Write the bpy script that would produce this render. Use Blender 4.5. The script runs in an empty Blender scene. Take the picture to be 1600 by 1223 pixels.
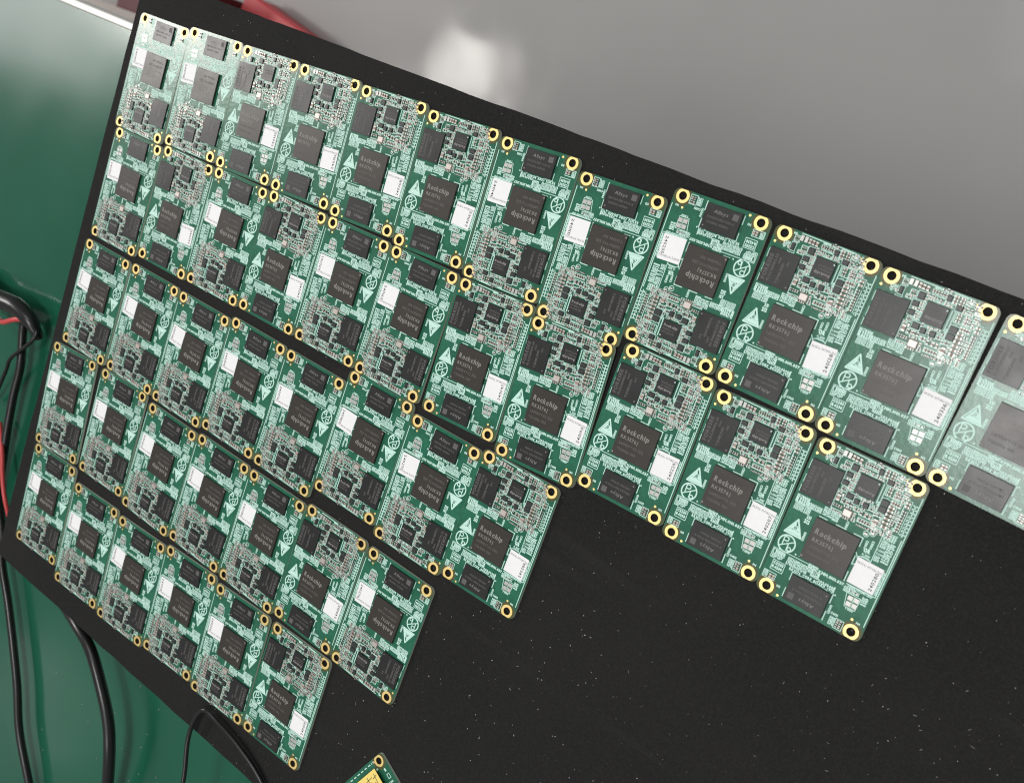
import bpy, bmesh, math, random
from mathutils import Matrix, Vector

MM = 0.001
R = math.radians
scene = bpy.context.scene
col = scene.collection

# ---------------------------------------------------------------- camera
cam_d = bpy.data.cameras.new('camera')
cam = bpy.data.objects.new('camera', cam_d)
col.objects.link(cam)
cam_d.sensor_width = 36.0
cam_d.sensor_fit = 'HORIZONTAL'
cam_d.lens = 38.157
cam_d.clip_start = 0.01
cam_d.clip_end = 60.0
rows = ((-0.03224737, -0.83899582, -0.54318148),
        (0.99947992, -0.02706949, -0.01752529),
        (0.0, -0.54346412, 0.83943239))
cm = Matrix(rows).transposed().to_4x4()
cm.translation = Vector((0, 0, 407.65 * MM))
cam.matrix_world = cm
cam_d.dof.use_dof = True
cam_d.dof.focus_distance = 0.50
cam_d.dof.aperture_fstop = 18.0
scene.camera = cam

# ---------------------------------------------------------------- light
world = bpy.data.worlds.new('World')
scene.world = world
world.use_nodes = True
bg = world.node_tree.nodes['Background']
bg.inputs[0].default_value = (0.96, 0.98, 1.0, 1)
bg.inputs[1].default_value = 0.24


def lamp(name, az, el, dist, w, h, radiance, color=(1, 1, 1), target=(0.05, 0.35, 0), spread=None, roll=0.0):
    """a rectangular lamp seen from the boards at azimuth az (from +y to +x) and elevation el"""
    d = Vector((math.sin(R(az)) * math.cos(R(el)), math.cos(R(az)) * math.cos(R(el)), math.sin(R(el))))
    ld = bpy.data.lights.new(name, 'AREA')
    ld.shape = 'RECTANGLE'
    ld.size = w
    ld.size_y = h
    ld.energy = radiance * math.pi * w * h
    ld.color = color
    if spread:
        ld.spread = spread
    o = bpy.data.objects.new(name, ld)
    t = Vector(target)
    o.location = t + d * dist
    o.rotation_euler = ((-d).to_track_quat('-Z', 'Y').to_matrix() @ Matrix.Rotation(R(roll), 3, 'Z')).to_euler()
    col.objects.link(o)
    return o


# bright window that glares on the farthest boards, an added panel for the pale wall band below it, ceiling lamps overhead
lamp('window_light', 26.8, 38.2, 3.2, 0.40, 0.30, 64.0, (1, 0.96, 0.91), target=(0.20, 0.46, 0))
lamp('mat_sheen_light', 33.0, 30.0, 3.4, 1.5, 0.74, 4.2, (1, 0.95, 0.95), target=(0.22, 0.62, 0))  # added panel standing in for the lit wall, gives the mat its pale sheen
lamp('mat_sheen_light', -16.5, 31.8, 3.4, 0.46, 0.14, 1.2, (1, 1, 1), target=(-0.2, 0.66, 0))
lamp('ceiling_light', -30.0, 84.5, 2.0, 0.60, 0.36, 24.0, (1, 0.99, 0.97), target=(-0.03, 0.05, 0))
lamp('ceiling_light', -75.0, 58.0, 2.4, 1.2, 0.6, 4.4, (1, 0.99, 0.97))
lamp('ceiling_light', 110.0, 62.0, 2.4, 1.2, 0.6, 4.4, (1, 0.99, 0.97))

scene.view_settings.view_transform = 'Standard'
scene.view_settings.look = 'None'
scene.view_settings.exposure = 0.0
scene.view_settings.gamma = 1.0
scene.cycles.filter_width = 1.1
scene.cycles.max_bounces = 6
scene.cycles.diffuse_bounces = 3
scene.cycles.glossy_bounces = 3
scene.cycles.sample_clamp_indirect = 4.0


# ---------------------------------------------------------------- materials
def mat(name, base, rough=0.5, metallic=0.0, spec=0.5, build=None):
    m = bpy.data.materials.new(name)
    m.use_nodes = True
    nt = m.node_tree
    b = nt.nodes['Principled BSDF']
    b.inputs['Base Color'].default_value = (*base, 1)
    b.inputs['Roughness'].default_value = rough
    b.inputs['Metallic'].default_value = metallic
    b.inputs['Specular IOR Level'].default_value = spec
    if build:
        build(nt, b)
    return m


def N(nt, kind, **kw):
    n = nt.nodes.new(kind)
    for k, v in kw.items():
        if k in n.inputs:
            n.inputs[k].default_value = v
        else:
            setattr(n, k, v)
    return n


def mixc(nt, fac, a, b):
    n = nt.nodes.new('ShaderNodeMix')
    n.data_type = 'RGBA'
    for sock, v in ((n.inputs[0], fac), (n.inputs[6], a), (n.inputs[7], b)):
        if isinstance(v, (int, float)):
            sock.default_value = v
        elif isinstance(v, tuple):
            sock.default_value = (*v, 1)
        else:
            nt.links.new(v, sock)
    return n.outputs[2]


def ramp(nt, val, lo, hi):
    n = nt.nodes.new('ShaderNodeMapRange')
    n.inputs[1].default_value = lo
    n.inputs[2].default_value = hi
    nt.links.new(val, n.inputs[0])
    return n.outputs[0]


def coords(nt, kind='Object'):
    return N(nt, 'ShaderNodeTexCoord').outputs[kind]


def noise(nt, vec, scale, detail=2.0):
    n = N(nt, 'ShaderNodeTexNoise', Scale=scale, Detail=detail)
    nt.links.new(vec, n.inputs['Vector'])
    return n.outputs[0]


def bump(nt, b, h, strength, dist):
    n = N(nt, 'ShaderNodeBump', Strength=strength, Distance=dist)
    nt.links.new(h, n.inputs['Height'])
    nt.links.new(n.outputs[0], b.inputs['Normal'])


HX, HY = 17.76, 30.0
BW, BH = 21.9, 32.75


def mask_nodes(nt, b):
    tc = coords(nt)
    # copper pours under the solder mask read a little lighter than the bare laminate
    v = N(nt, 'ShaderNodeTexVoronoi', Scale=420.0)
    v.distance = 'CHEBYCHEV'
    nt.links.new(tc, v.inputs['Vector'])
    pour = ramp(nt, noise(nt, tc, 130.0, 3.0), 0.44, 0.56)
    tracks = ramp(nt, v.outputs['Distance'], 0.25, 0.5)
    base = mixc(nt, pour, (0.016, 0.118, 0.066), (0.022, 0.150, 0.084))
    mfac = N(nt, 'ShaderNodeMath', operation='MULTIPLY')
    nt.links.new(tracks, mfac.inputs[0])
    mfac.inputs[1].default_value = 0.35
    base = mixc(nt, mfac.outputs[0], base, (0.014, 0.098, 0.056))
    # no copper round the mounting holes: brownish laminate shows through the mask
    sep = N(nt, 'ShaderNodeSeparateXYZ')
    nt.links.new(tc, sep.inputs[0])
    ds = []
    for s, h in ((0, HX * MM), (1, HY * MM)):
        a = N(nt, 'ShaderNodeMath', operation='ABSOLUTE')
        nt.links.new(sep.outputs[s], a.inputs[0])
        q = N(nt, 'ShaderNodeMath', operation='SUBTRACT')
        nt.links.new(a.outputs[0], q.inputs[0])
        q.inputs[1].default_value = h
        ds.append(q)
    cb = N(nt, 'ShaderNodeCombineXYZ')
    nt.links.new(ds[0].outputs[0], cb.inputs[0])
    nt.links.new(ds[1].outputs[0], cb.inputs[1])
    ln = N(nt, 'ShaderNodeVectorMath', operation='LENGTH')
    nt.links.new(cb.outputs[0], ln.inputs[0])
    f = ramp(nt, ln.outputs['Value'], 4.6 * MM, 3.7 * MM)
    base = mixc(nt, f, base, (0.095, 0.085, 0.030))
    oi = N(nt, 'ShaderNodeObjectInfo')
    f2 = N(nt, 'ShaderNodeMath', operation='MULTIPLY')
    nt.links.new(oi.outputs['Random'], f2.inputs[0])
    f2.inputs[1].default_value = 0.25
    base = mixc(nt, f2.outputs[0], base, (0.034, 0.122, 0.080))
    nt.links.new(base, b.inputs['Base Color'])
    bump(nt, b, tracks, 0.25, 0.00003)


def chip_nodes(c1, c2):
    def f(nt, b):
        tc = coords(nt)
        n = noise(nt, tc, 900.0, 4.0)
        nt.links.new(mixc(nt, n, c1, c2), b.inputs['Base Color'])
        bump(nt, b, noise(nt, tc, 6000.0, 2.0), 0.25, 0.00002)
        r = N(nt, 'ShaderNodeMapRange')
        r.inputs[3].default_value = 0.27
        r.inputs[4].default_value = 0.40
        nt.links.new(noise(nt, tc, 120.0), r.inputs[0])
        nt.links.new(r.outputs[0], b.inputs['Roughness'])
    return f


def foam_nodes(nt, b):
    tc = coords(nt)
    big = ramp(nt, noise(nt, tc, 9.0, 3.0), 0.35, 0.7)
    base = mixc(nt, big, (0.0072, 0.0069, 0.0067), (0.0112, 0.0107, 0.0103))
    grain = ramp(nt, noise(nt, tc, 1100.0, 4.0), 0.42, 0.66)
    gf = N(nt, 'ShaderNodeMath', operation='MULTIPLY')
    nt.links.new(grain, gf.inputs[0])
    gf.inputs[1].default_value = 0.6
    base = mixc(nt, gf.outputs[0], base, (0.0175, 0.017, 0.0165))
    # long faint scuffs rubbed into the surface
    mp = N(nt, 'ShaderNodeMapping')
    mp.inputs['Scale'].default_value = (6.0, 60.0, 1.0)
    mp.inputs['Rotation'].default_value = (0, 0, 0.6)
    nt.links.new(tc, mp.inputs[0])
    sc = N(nt, 'ShaderNodeMath', operation='MULTIPLY')
    nt.links.new(ramp(nt, noise(nt, mp.outputs[0], 1.0, 5.0), 0.60, 0.80), sc.inputs[0])
    sc.inputs[1].default_value = 0.5
    base = mixc(nt, sc.outputs[0], base, (0.027, 0.0265, 0.026))
    nt.links.new(base, b.inputs['Base Color'])
    bump(nt, b, noise(nt, tc, 1900.0, 3.0), 0.55, 0.0003)


def mat_nodes(nt, b):
    tc = coords(nt)
    n = ramp(nt, noise(nt, tc, 9.0, 6.0), 0.35, 0.7)
    nt.links.new(mixc(nt, n, (0.010, 0.088, 0.050), (0.016, 0.105, 0.062)), b.inputs['Base Color'])
    r = N(nt, 'ShaderNodeMapRange')
    r.inputs[3].default_value = 0.13
    r.inputs[4].default_value = 0.20
    nt.links.new(noise(nt, tc, 22.0, 3.0), r.inputs[0])
    nt.links.new(r.outputs[0], b.inputs['Roughness'])
    bump(nt, b, noise(nt, tc, 12.0, 1.0), 0.16, 0.004)


def floor_nodes(nt, b):
    tc = coords(nt)
    n = ramp(nt, noise(nt, tc, 1.4, 4.0), 0.3, 0.7)
    nt.links.new(mixc(nt, n, (0.40, 0.395, 0.385), (0.48, 0.475, 0.465)), b.inputs['Base Color'])
    r = N(nt, 'ShaderNodeMapRange')
    r.inputs[1].default_value = 0.35
    r.inputs[2].default_value = 0.65
    r.inputs[3].default_value = 0.07
    r.inputs[4].default_value = 0.17
    nt.links.new(noise(nt, tc, 7.0, 5.0), r.inputs[0])
    nt.links.new(r.outputs[0], b.inputs['Roughness'])
    bump(nt, b, noise(nt, tc, 5.0, 2.0), 0.2, 0.01)


def sticker_nodes(nt, b):
    tc = coords(nt)
    nt.links.new(mixc(nt, noise(nt, tc, 400.0), (0.80, 0.80, 0.81), (0.88, 0.88, 0.88)), b.inputs['Base Color'])


M = {
    'mask': mat('green_solder_mask', (0.03, 0.15, 0.09), 0.24, build=mask_nodes),
    'laminate': mat('glass_fibre_edge', (0.60, 0.66, 0.54), 0.6),
    'bore': mat('plated_bore', (0.20, 0.13, 0.05), 0.45, 0.6),
    'gold': mat('gold_plating', (1.0, 0.76, 0.31), 0.46, 0.75),
    'silk': mat('silkscreen_ink', (0.56, 0.82, 0.72), 0.5),
    'soc': mat('brown_black_moulding', (0.04, 0.036, 0.03), 0.5, build=chip_nodes((0.032, 0.026, 0.021), (0.042, 0.036, 0.030))),
    'mem': mat('black_moulding', (0.03, 0.03, 0.03), 0.5, build=chip_nodes((0.014, 0.014, 0.014), (0.021, 0.020, 0.020))),
    'small': mat('dark_ferrite', (0.03, 0.035, 0.033), 0.5, build=chip_nodes((0.024, 0.028, 0.026), (0.040, 0.044, 0.041))),
    'laser': mat('laser_marking', (0.22, 0.208, 0.195), 0.6),
    'laserdim': mat('faint_laser_marking', (0.098, 0.093, 0.088), 0.6),
    'paper': mat('sticker_paper', (0.85, 0.85, 0.86), 0.55, build=sticker_nodes),
    'ink': mat('black_ink', (0.03, 0.03, 0.035), 0.6),
    'inkgrey': mat('grey_ink', (0.09, 0.085, 0.09), 0.6),
    'ceramic': mat('beige_ceramic', (0.33, 0.245, 0.20), 0.45),
    'ceramic2': mat('brown_ceramic', (0.22, 0.15, 0.12), 0.45),
    'resist': mat('black_resistor', (0.035, 0.035, 0.035), 0.4),
    'tin': mat('solder', (0.56, 0.55, 0.52), 0.36, 0.4),
    'lid': mat('crystal_lid', (0.60, 0.54, 0.50), 0.42, 0.6),
    'foam': mat('black_foam', (0.018, 0.017, 0.016), 0.85, spec=0.25, build=foam_nodes),
    'mat': mat('green_mat_rubber', (0.02, 0.12, 0.07), 0.25, build=mat_nodes),
    'white': mat('white_trim', (0.88, 0.87, 0.82), 0.4),
    'steel': mat('painted_steel', (0.5, 0.5, 0.5), 0.4, 0.3),
    'floor': mat('grey_epoxy_floor', (0.24, 0.235, 0.225), 0.12, spec=0.10, build=floor_nodes),
    'rubber': mat('black_cable_rubber', (0.010, 0.010, 0.010), 0.30),
    'redwire': mat('red_wire_insulation', (0.55, 0.06, 0.06), 0.35),
    'pinkred': mat('salmon_red_plastic', (0.70, 0.085, 0.095), 0.45),
    'darkred': mat('dark_red_plastic', (0.13, 0.018, 0.022), 0.5),
    'card': mat('beige_cardboard', (0.50, 0.43, 0.34), 0.8),
    'card2': mat('pale_cardboard', (0.62, 0.56, 0.52), 0.8),
    'dust': mat('pale_dust', (0.33, 0.325, 0.31), 0.8),
    'tape': mat('yellow_label_paper', (0.86, 0.68, 0.18), 0.5),
}


# ---------------------------------------------------------------- mesh helpers (millimetres in, metres out)
class MB:
    """collects faces, several materials, builds one mesh"""
    def __init__(self):
        self.v, self.f, self.m, self.slots = [], [], [], []

    def slot(self, m):
        if m not in self.slots:
            self.slots.append(m)
        return self.slots.index(m)

    def face(self, pts, m):
        i = len(self.v)
        self.v += pts
        self.f.append(tuple(range(i, i + len(pts))))
        self.m.append(self.slot(m))

    def box(self, cx, cy, z0, w, h, t, m, rot=0.0, cham=0.0, bottom=False):
        c, s = math.cos(R(rot)), math.sin(R(rot))
        P = lambda x, y, z: (cx + c * x - s * y, cy + s * x + c * y, z)
        a, b = w / 2, h / 2
        lo = [P(-a, -b, z0), P(a, -b, z0), P(a, b, z0), P(-a, b, z0)]
        if cham:
            mid = [(x, y, z0 + t - cham) for x, y, z in lo]
            a -= cham
            b -= cham
            hi = [P(-a, -b, z0 + t), P(a, -b, z0 + t), P(a, b, z0 + t), P(-a, b, z0 + t)]
            rings = [lo, mid, hi]
        else:
            hi = [(x, y, z0 + t) for x, y, z in lo]
            rings = [lo, hi]
        base = len(self.v)
        k = self.slot(m)
        for r_ in rings:
            self.v += r_
        for q in range(len(rings) - 1):
            for i in range(4):
                j = (i + 1) % 4
                self.f.append((base + 4 * q + i, base + 4 * q + j, base + 4 * q + 4 + j, base + 4 * q + 4 + i))
                self.m.append(k)
        t_ = base + 4 * (len(rings) - 1)
        self.f.append((t_, t_ + 1, t_ + 2, t_ + 3))
        self.m.append(k)
        if bottom:
            self.f.append((base + 3, base + 2, base + 1, base))
            self.m.append(k)

    def quad(self, cx, cy, z, w, h, m, rot=0.0):
        c, s = math.cos(R(rot)), math.sin(R(rot))
        a, b = w / 2, h / 2
        self.face([(cx + c * x - s * y, cy + s * x + c * y, z) for x, y in ((-a, -b), (a, -b), (a, b), (-a, b))], m)

    def seg(self, x1, y1, x2, y2, z, w, m):
        d = math.hypot(x2 - x1, y2 - y1)
        self.quad((x1 + x2) / 2, (y1 + y2) / 2, z, d + w * 0.8, w, m, math.degrees(math.atan2(y2 - y1, x2 - x1)))

    def poly(self, pts, z, w, m, closed=False):
        n = len(pts)
        for i in range(n if closed else n - 1):
            self.seg(*pts[i], *pts[(i + 1) % n], z + 0.002 * (i % 3), w, m)

    def ring(self, cx, cy, z, r0, r1, m, n=28, clipy=None):
        def P(r_, i):
            a = 2 * math.pi * i / n
            y = cy + r_ * math.sin(a)
            if clipy:
                y = max(-clipy, min(clipy, y))
            return (cx + r_ * math.cos(a), y, z)
        for i in range(n):
            if r0 > 0:
                self.face([P(r0, i), P(r1, i), P(r1, i + 1), P(r0, i + 1)], m)
            else:
                self.face([(cx, cy, z), P(r1, i), P(r1, i + 1)], m)

    def mesh(self, name, smooth=False):
        me = bpy.data.meshes.new(name)
        me.from_pydata([(x * MM, y * MM, z * MM) for x, y, z in self.v], [], self.f)
        for m in self.slots:
            me.materials.append(M[m])
        me.polygons.foreach_set('material_index', self.m)
        if smooth:
            me.polygons.foreach_set('use_smooth', [True] * len(self.f))
        me.update()
        return me


_gl = {}


def glyph(ch, bold):
    key = (ch, bold)
    if key not in _gl:
        cu = bpy.data.curves.new('glyph', 'FONT')
        cu.body = ch
        cu.size = 1.0
        cu.resolution_u = 2
        cu.offset = bold
        cu.fill_mode = 'FRONT'
        o = bpy.data.objects.new('glyph', cu)
        col.objects.link(o)
        bpy.context.view_layer.update()
        me = o.to_mesh()
        vs = [(v.co.x, v.co.y) for v in me.vertices]
        fs = [tuple(p.vertices) for p in me.polygons]
        o.to_mesh_clear()
        bpy.data.objects.remove(o)
        bpy.data.curves.remove(cu)
        mn = min((x for x, y in vs), default=0.0)
        vs = [(x - mn, y) for x, y in vs]
        mx = max((x for x, y in vs), default=0.3)
        _gl[key] = (vs, fs, mx)
    return _gl[key]


def text(mb, s, x, y, z, w, h, m, rot=0.0, bold=0.0, shear=0.0):
    """text with its baseline's left end at x, y, fitted to width w and cap height h"""
    adv, items = 0.0, []
    for ch in s:
        if ch == ' ':
            adv += 0.45
            continue
        vs, fs, mx = glyph(ch, bold)
        items.append((vs, fs, adv))
        adv += mx + (0.07 if bold > 0.04 else 0.12)
    sx, sy = w / max(adv - 0.09, 0.01), h / 0.70
    c, sn = math.cos(R(rot)), math.sin(R(rot))
    k = mb.slot(m)
    for vs, fs, a in items:
        base = len(mb.v)
        for px, py in vs:
            X = (px + a) * sx + shear * py * sy
            Y = py * sy
            mb.v.append((x + c * X - sn * Y, y + sn * X + c * Y, z))
        for f in fs:
            mb.f.append(tuple(base + i for i in f))
            mb.m.append(k)


def obj(name, me, parent=None, loc=(0, 0, 0), rz=0.0):
    o = bpy.data.objects.new(name, me)
    col.objects.link(o)
    o.location = (loc[0] * MM, loc[1] * MM, loc[2] * MM)
    o.rotation_euler = (0, 0, R(rz))
    if parent:
        o.parent = parent
    return o


def tag(o, label=None, cat=None, group=None, kind=None):
    for k, v in (('label', label), ('category', cat), ('group', group), ('kind', kind)):
        if v:
            o[k] = v
    return o


# ---------------------------------------------------------------- floor, table, mat, foam
def plain_box(name, x0, y0, z0, x1, y1, z1, m, parent=None):
    b = MB()
    b.box((x0 + x1) / 2, (y0 + y1) / 2, z0, x1 - x0, y1 - y0, z1 - z0, m, bottom=True)
    return obj(name, b.mesh(name), parent)


fl = MB()
fl.quad(0, 0, 0, 9000, 9000, 'floor')
tag(obj('floor', fl.mesh('floor'), loc=(1500, 1500, -750)), 'grey glossy epoxy floor far below the table', kind='structure')

# foam axes: long side runs along FD, across it FN (towards the upper left of the photograph)
FANG = -115.85
MATZ = -26.0


def frame_obj(name, me, x, y, z, parent=None):
    return obj(name, me, parent, (x, y, z), FANG)


def slab(name, x0, x1, y0, y1, z0, z1, m, origin, parent=None, cham=0.6):
    b = MB()
    b.box((x0 + x1) / 2, (y0 + y1) / 2, z0, x1 - x0, y1 - y0, z1 - z0, m, cham=cham, bottom=True)
    return obj(name, b.mesh(name), parent, origin, FANG)


# local frame: origin at the foam's far left corner, +x along the upper edge towards the right of the photo, +y outward over the floor
FO = (243.5, 503.5, 0)
b = MB()
nx, ny = 60, 24
FLEN, FWID = 860.0, 375.0
rng = random.Random(5)
k = b.slot('foam')
wob = [rng.uniform(-0.35, 0.35) for _ in range(400)]
for j in range(ny + 1):
    for i in range(nx + 1):
        x = FLEN * i / nx
        y = -FWID * j / ny
        if j == 0:
            y += wob[i]
        if j == ny:
            y += wob[i + 100]
        if i == 0:
            x += wob[j + 200]
        b.v.append((x, y, -1.25))
for j in range(ny):
    for i in range(nx):
        a = j * (nx + 1) + i
        b.f.append((a, a + nx + 1, a + nx + 2, a + 1))
        b.m.append(k)
rim = [i for i in range(nx + 1)] + [(j + 1) * (nx + 1) - 1 for j in range(1, ny + 1)] + \
      [ny * (nx + 1) + i for i in range(nx - 1, -1, -1)] + [j * (nx + 1) for j in range(ny - 1, 0, -1)]
base = len(b.v)
b.v += [(b.v[i][0], b.v[i][1], MATZ + 0.1) for i in rim]
for q in range(len(rim)):
    r_ = (q + 1) % len(rim)
    b.f.append((rim[q], rim[r_], base + r_, base + q))
    b.m.append(k)
b.f.append(tuple(base + q for q in range(len(rim))))
b.m.append(k)
foam = obj('foam_sheet', b.mesh('foam_sheet'), None, FO, FANG)
tag(foam, 'large black foam sheet that carries all the circuit boards', 'foam sheet')

table = bpy.data.objects.new('work_table', None)
col.objects.link(table)
table.location = (FO[0] * MM, FO[1] * MM, -0.75)
table.rotation_euler = (0, 0, R(FANG))
tag(table, 'work table with white rim under the green mat', 'table')
TE = -30.0          # the table edge, inside the overhanging foam


def tpart(name, x0, x1, y0, y1, z0, z1, m, cham=0.0):
    bb = MB()
    bb.box((x0 + x1) / 2, (y0 + y1) / 2, z0, x1 - x0, y1 - y0, z1 - z0, m, cham=cham, bottom=True)
    return obj(name, bb.mesh(name), table)


tpart('table_top', -900, 1100, TE - 1150, TE - 4.3, 750 + MATZ - 27, 750 + MATZ - 2.0, 'card2')
tpart('edge_trim', -900, 1100, TE - 4.2, TE, 750 + MATZ - 27, 750 + MATZ + 0.3, 'white', 0.6)
for lx in (-840, 1040):
    for ly in (TE - 1090, TE - 60):
        tpart('table_leg', lx - 20, lx + 20, ly - 20, ly + 20, 0.2, 750 + MATZ - 27.2, 'steel')
b = MB()
b.box(100, TE - 579.5, MATZ - 1.9, 1990, 1150, 1.9, 'mat', bottom=True)
tag(obj('antistatic_mat', b.mesh('antistatic_mat'), None, FO, FANG), 'glossy green antistatic mat covering the table', 'mat')

# things on the floor beyond the table's edge
def open_box(name, label, cat, cx, cy, z0, w, d, h, m, m_in, rot, lid=False):
    root = MB()
    root.box(0, 0, 0, w, d, 6, m, bottom=True)
    o = obj(name, root.mesh(name), None, (cx, cy, z0), rot)
    tag(o, label, cat)
    for sx, sy, ww, dd in ((0, d / 2 - 4, w, 8), (0, -d / 2 + 4, w, 8), (w / 2 - 4, 0, 8, d - 16.4), (-w / 2 + 4, 0, 8, d - 16.4)):
        s = MB()
        s.box(sx, sy, 6.2, ww, dd, h, m)
        obj('side_panel', s.mesh('side_panel'), o)
    if lid:
        s = MB()
        s.box(0, 0, h + 6.6, w + 8, d + 8, 14, m_in, cham=3)
        obj('lid', s.mesh('lid'), o)
    return o


open_box('cardboard_box', 'beige cardboard box on the floor beside the table', 'box', 498, 1288, -749.5, 260, 112, 168, 'card', 'card2', 65.5, True)
open_box('storage_crate', 'dark red plastic crate on the floor behind the foam corner', 'crate', 565, 1216, -749.5, 56, 60, 168, 'darkred', 'darkred', 65.5, True)
open_box('storage_tub', 'salmon red plastic tub half hidden behind the foam edge', 'tub', 522, 1106, -749.5, 130, 44, 30, 'pinkred', 'pinkred', 53, True)

# ---------------------------------------------------------------- the circuit board, letters upright, origin at its centre, z 0 = its top
PT = 1.2
ZS = 0.03          # silkscreen height


def rounded(w, h, r, n=6):
    pts = []
    for cx, cy, a0 in ((w - r, h - r, 0), (-w + r, h - r, 90), (-w + r, -h + r, 180), (w - r, -h + r, 270)):
        for i in range(n + 1):
            a = R(a0 + 90 * i / n)
            pts.append((cx + r * math.cos(a), cy + r * math.sin(a)))
    return pts


def drilled_plate(name, outer, holes, t, m_top, m_side, m_bore):
    cu = bpy.data.curves.new(name, 'CURVE')
    cu.dimensions = '2D'
    cu.fill_mode = 'BOTH'
    cu.extrude = t / 2 * MM
    for pts in [outer] + [[(cx + r * math.cos(2 * math.pi * i / 28), cy + r * math.sin(2 * math.pi * i / 28)) for i in range(28)] for cx, cy, r in holes]:
        sp = cu.splines.new('POLY')
        sp.points.add(len(pts) - 1)
        for q, (x, y) in zip(sp.points, pts):
            q.co = (x * MM, y * MM, 0, 1)
        sp.use_cyclic_u = True
    o = bpy.data.objects.new(name, cu)
    col.objects.link(o)
    bpy.context.view_layer.update()
    me = bpy.data.meshes.new_from_object(o)
    bpy.data.objects.remove(o)
    me.name = name
    me.materials.clear()
    for m in (m_top, m_side, m_bore):
        me.materials.append(M[m])
    for v in me.vertices:
        v.co.z -= t / 2 * MM
    for p in me.polygons:
        p.use_smooth = False
        if abs(p.normal.z) < 0.5:
            c = p.center
            near = any(math.hypot(c.x / MM - cx, c.y / MM - cy) < r * 1.1 for cx, cy, r in holes)
            p.material_index = 2 if near else 1
        else:
            p.material_index = 0
    return me


HOLES = [(sx * HX, sy * HY, 1.75) for sx in (-1, 1) for sy in (-1, 1)]
FIDS = ((-20.2, 26.0), (13.2, 31.0), (-12.4, -31.4), (16.3, -25.5))
rnd = random.Random(11)
CH = 'RCULDTP'


def refdes():
    return rnd.choice('RCCRCL') + str(rnd.randint(1000, 9399))


sk = MB()       # silkscreen


def L_(*pts, w=0.24, closed=False):
    sk.poly(pts, ZS, w * 1.3, 'silk', closed)


def T_(s, x, y, w, h, rot=0, bold=0.035):
    text(sk, s, x, y, ZS + 0.004, w, h * 1.08, 'silk', rot, bold + 0.015)


def block(x0, y0, x1, y1, lines, vertical=False, frame=True, cells=None):
    """a packed list of reference designators"""
    if frame:
        L_((x0, y0), (x1, y0), (x1, y1), (x0, y1), w=0.2, closed=True)
    if vertical:
        step = (x1 - x0) / lines
        n = cells or max(1, round((y1 - y0) / 3.4))
        ch = (y1 - y0) / n
        for i in range(lines):
            for j in range(n):
                T_(refdes(), x0 + step * (i + 0.88), y0 + ch * j + 0.15, ch * 0.94, step * 0.78, 90, 0.075)
    else:
        step = (y1 - y0) / lines
        n = cells or max(1, round((x1 - x0) / 3.4))
        ch = (x1 - x0) / n
        for i in range(lines):
            for j in range(n):
                T_(refdes(), x0 + ch * j + 0.12, y0 + step * (i + 0.18), ch * 0.94, step * 0.78, 0, 0.075)


# board outline mark along the right side, shielding frame along the top
L_((21.15, 27.2), (21.15, -26.0), w=0.26)
L_((20.5, 9.8), (20.5, -13.9), w=0.26)
L_((20.5, -13.9), (9.2, -14.1), w=0.26)
L_((-11.0, 32.25), (4.2, 31.95), (4.6, 32.3), (10.9, 32.1), w=0.28)
L_((-1.5, 32.2), (-1.5, 31.2), w=0.2)
# big processor: broken corner and side marks
L_((4.2, 4.35), (7.85, 4.35), (7.85, 0.9), w=0.32)
L_((-9.9, 4.35), (-6.8, 4.35), w=0.3)
L_((-3.0, 4.35), (0.1, 4.35), w=0.3)
L_((7.9, -3.2), (7.9, -6.4), w=0.34)
L_((7.9, -9.7), (7.9, -13.5), w=0.34)
L_((-10.9, -13.35), (-8.0, -13.35), w=0.2)
L_((7.95, -6.5), (9.3, -5.6), w=0.3)
L_((7.7, -1.7), (8.9, -3.4), w=0.3)
sk.ring(-12.3, -13.4, ZS, 0, 0.36, 'silk', 8)
# memory chip marks
L_((-7.4, 24.6), (-7.45, 20.4), w=0.26)
L_((-7.45, 17.2), (-7.45, 9.5), (-6.0, 9.4), w=0.3)
L_((-20.9, 23.0), (-20.9, 19.4), w=0.2)
L_((-20.9, 12.5), (-20.9, 9.7), w=0.2)
# storage chip marks
L_((-10.7, -20.4), (-10.7, -23.4), w=0.26)
L_((-10.7, -27.0), (-10.7, -30.6), w=0.26)
L_((6.5, -20.3), (6.5, -24.0), w=0.34)
L_((6.5, -27.6), (6.5, -31.3), w=0.34)
L_((-10.7, -20.2), (-6.5, -20.2), w=0.14)
sk.ring(7.2, -20.3, ZS, 0, 0.34, 'silk', 8)
L_((6.1, -17.6), (6.1, -19.8), w=0.3)
# power chip marks
L_((6.9, 26.0), (6.9, 18.6), w=0.34)
L_((-3.6, 17.9), (5.8, 17.9), w=0.24)
L_((-3.3, 26.9), (6.6, 26.9), w=0.24)
L_((8.0, 26.6), (8.0, 18.2), (7.9, 15.2), w=0.24)
L_((-4.3, 24.8), (-4.3, 18.0), (-3.6, 17.9), w=0.22)
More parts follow.
